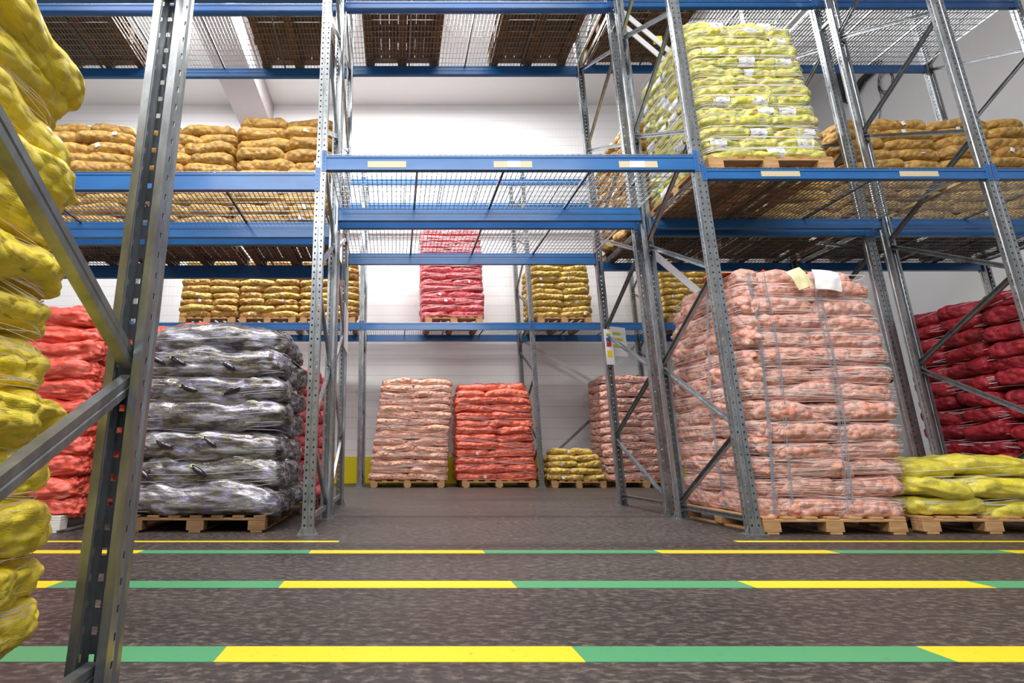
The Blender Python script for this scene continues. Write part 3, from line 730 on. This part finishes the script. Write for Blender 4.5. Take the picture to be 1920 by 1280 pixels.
pallet(3.14, 4.22, 10.2, 11.2, 0, 'pallet under the low yellow potato sacks at the rear wall')
stack('potato_sack', 'potatoy', 3.12, 4.22, 10.2, 11.2, .138, .76, 5, 'yellow-brown potato sack, low rear floor pile', 'potato sacks in the low rear pile', nf=2, left=1, tags=.35, lump=.08, amp=.02, pleat=.012, taper=.10, crown=.08, **FAR)
pallet(4.5, 5.62, 10.28, 11.3, 0, 'pallet under the rear pink onion stack')
stack('onion_sack', 'onion', 4.4, 5.66, 10.3, 11.3, .138, 2.28, 14, 'pink net onion sack, rear floor stack', 'pink onion sacks by the rear wall', nf=2, left=2, lean=(-.03, 0), taper=.03, crown=.03, tags=0, lump=.075, amp=.02, **FAR)
wrap(4.4, 5.66, 10.3, 11.3, .15, 2.25, 'pale net around the rear pink stack', n=50, lean=(-.03, 0), taper=.03, off=.015, t=.0018, slope=.02)

# ---- empty pallets on the middle row upper shelf
for x0, x1, z, lb in ((-5.12, -3.95, 6.635, 'in the left bay, far left'), (-2.1, -.93, 6.635, 'in the left bay beside the upright'), (-.46, .70, 6.675, 'left in the tunnel bay'), (1.5, 2.72, 6.675, 'right in the tunnel bay'), (3.06, 4.24, 6.695, 'behind the lemon bags')):
    for k in range(2):
        pallet(x0, x1, 5.66, 6.72, z + k * .146, 'empty brown pallet on the upper shelf %s, %s one' % (lb, 'lower' if k == 0 else 'upper'), 'woodd', nb=9)

# ---- signs
def sign(x, y, z, w_, h_, rz, label, bits=(), mat='paper'):
    t = empty('location_sign', (x, y, z), rz); tag(t, label, 'sign')
    mesh_obj('sign_board', MB().box(0, w_, -.0015, .0015, 0, h_).me('sign_board'), mat, t)
    for a, b, c, d, m in bits: mesh_obj('printed_mark', MB().box(a, b, -.003, -.0016, c, d).me('printed_mark'), m, t)
sign(3.0, 6.70, 1.98, .3, .42, .35, 'white paper sign with lime stripes on the right rear upright', [(.06, .2, .30, .34, 'lime'), (.06, .24, .22, .26, 'lime'), (.04, .18, .12, .16, 'lime')])
sign(2.885, 6.595, 1.83, .11, .50, 0, 'narrow white label with red, blue and yellow marks on the right upright', [(.02, .085, .32, .38, 'bl'), (.02, .085, .25, .315, 'red'), (.02, .085, .1, .2, 'ye'), (.02, .085, .4, .44, 'lime')])
sign(-.655, 6.2, 2.0, .5, .6, math.pi / 2, 'thin white sign board on the left rear frame, seen edge-on')
o = mesh_obj('yellow_tag', MB().box(0, .12, 0, .004, 0, .13).me('yellow_tag'), 'ye'); o.location = (3.41, 5.44, 5.9); tag(o, 'small yellow tag hanging left of the lemon stack by the white bars', 'tag')

# ---- pipes and cable on the right
o = mesh_obj('wall_pipe', MB().tube([(10.9, 10.25, 10.0), (10.9, 10.32, 9.4), (10.9, 10.38, 9.05), (10.9, 10.25, 8.92), (10.9, 10.05, 9.0), (10.9, 9.85, 9.15), (10.9, 9.6, 9.18), (10.9, 9.4, 9.3)], .07, 12).me('wall_pipe', True), 'black'); tag(o, 'bent black insulated pipe high in the right corner behind the slanted uprights', 'pipe')
pts = [(10.96, 9.42 + .16 * math.cos(a * .5) * (1 + .15 * math.sin(a * .13)), 8.75 + .26 * math.sin(a * .5) + .06 * math.sin(a * .31)) for a in range(52)]
pts += [(10.97, 9.6, 8.4), (10.97, 9.85, 7.8), (10.97, 9.82, 6.6)]
o = mesh_obj('coiled_cable', MB().tube(pts, .006, 6).me('coiled_cable', True), 'black'); tag(o, 'coiled thin cable hanging on the right wall beside the black pipe', 'cable')
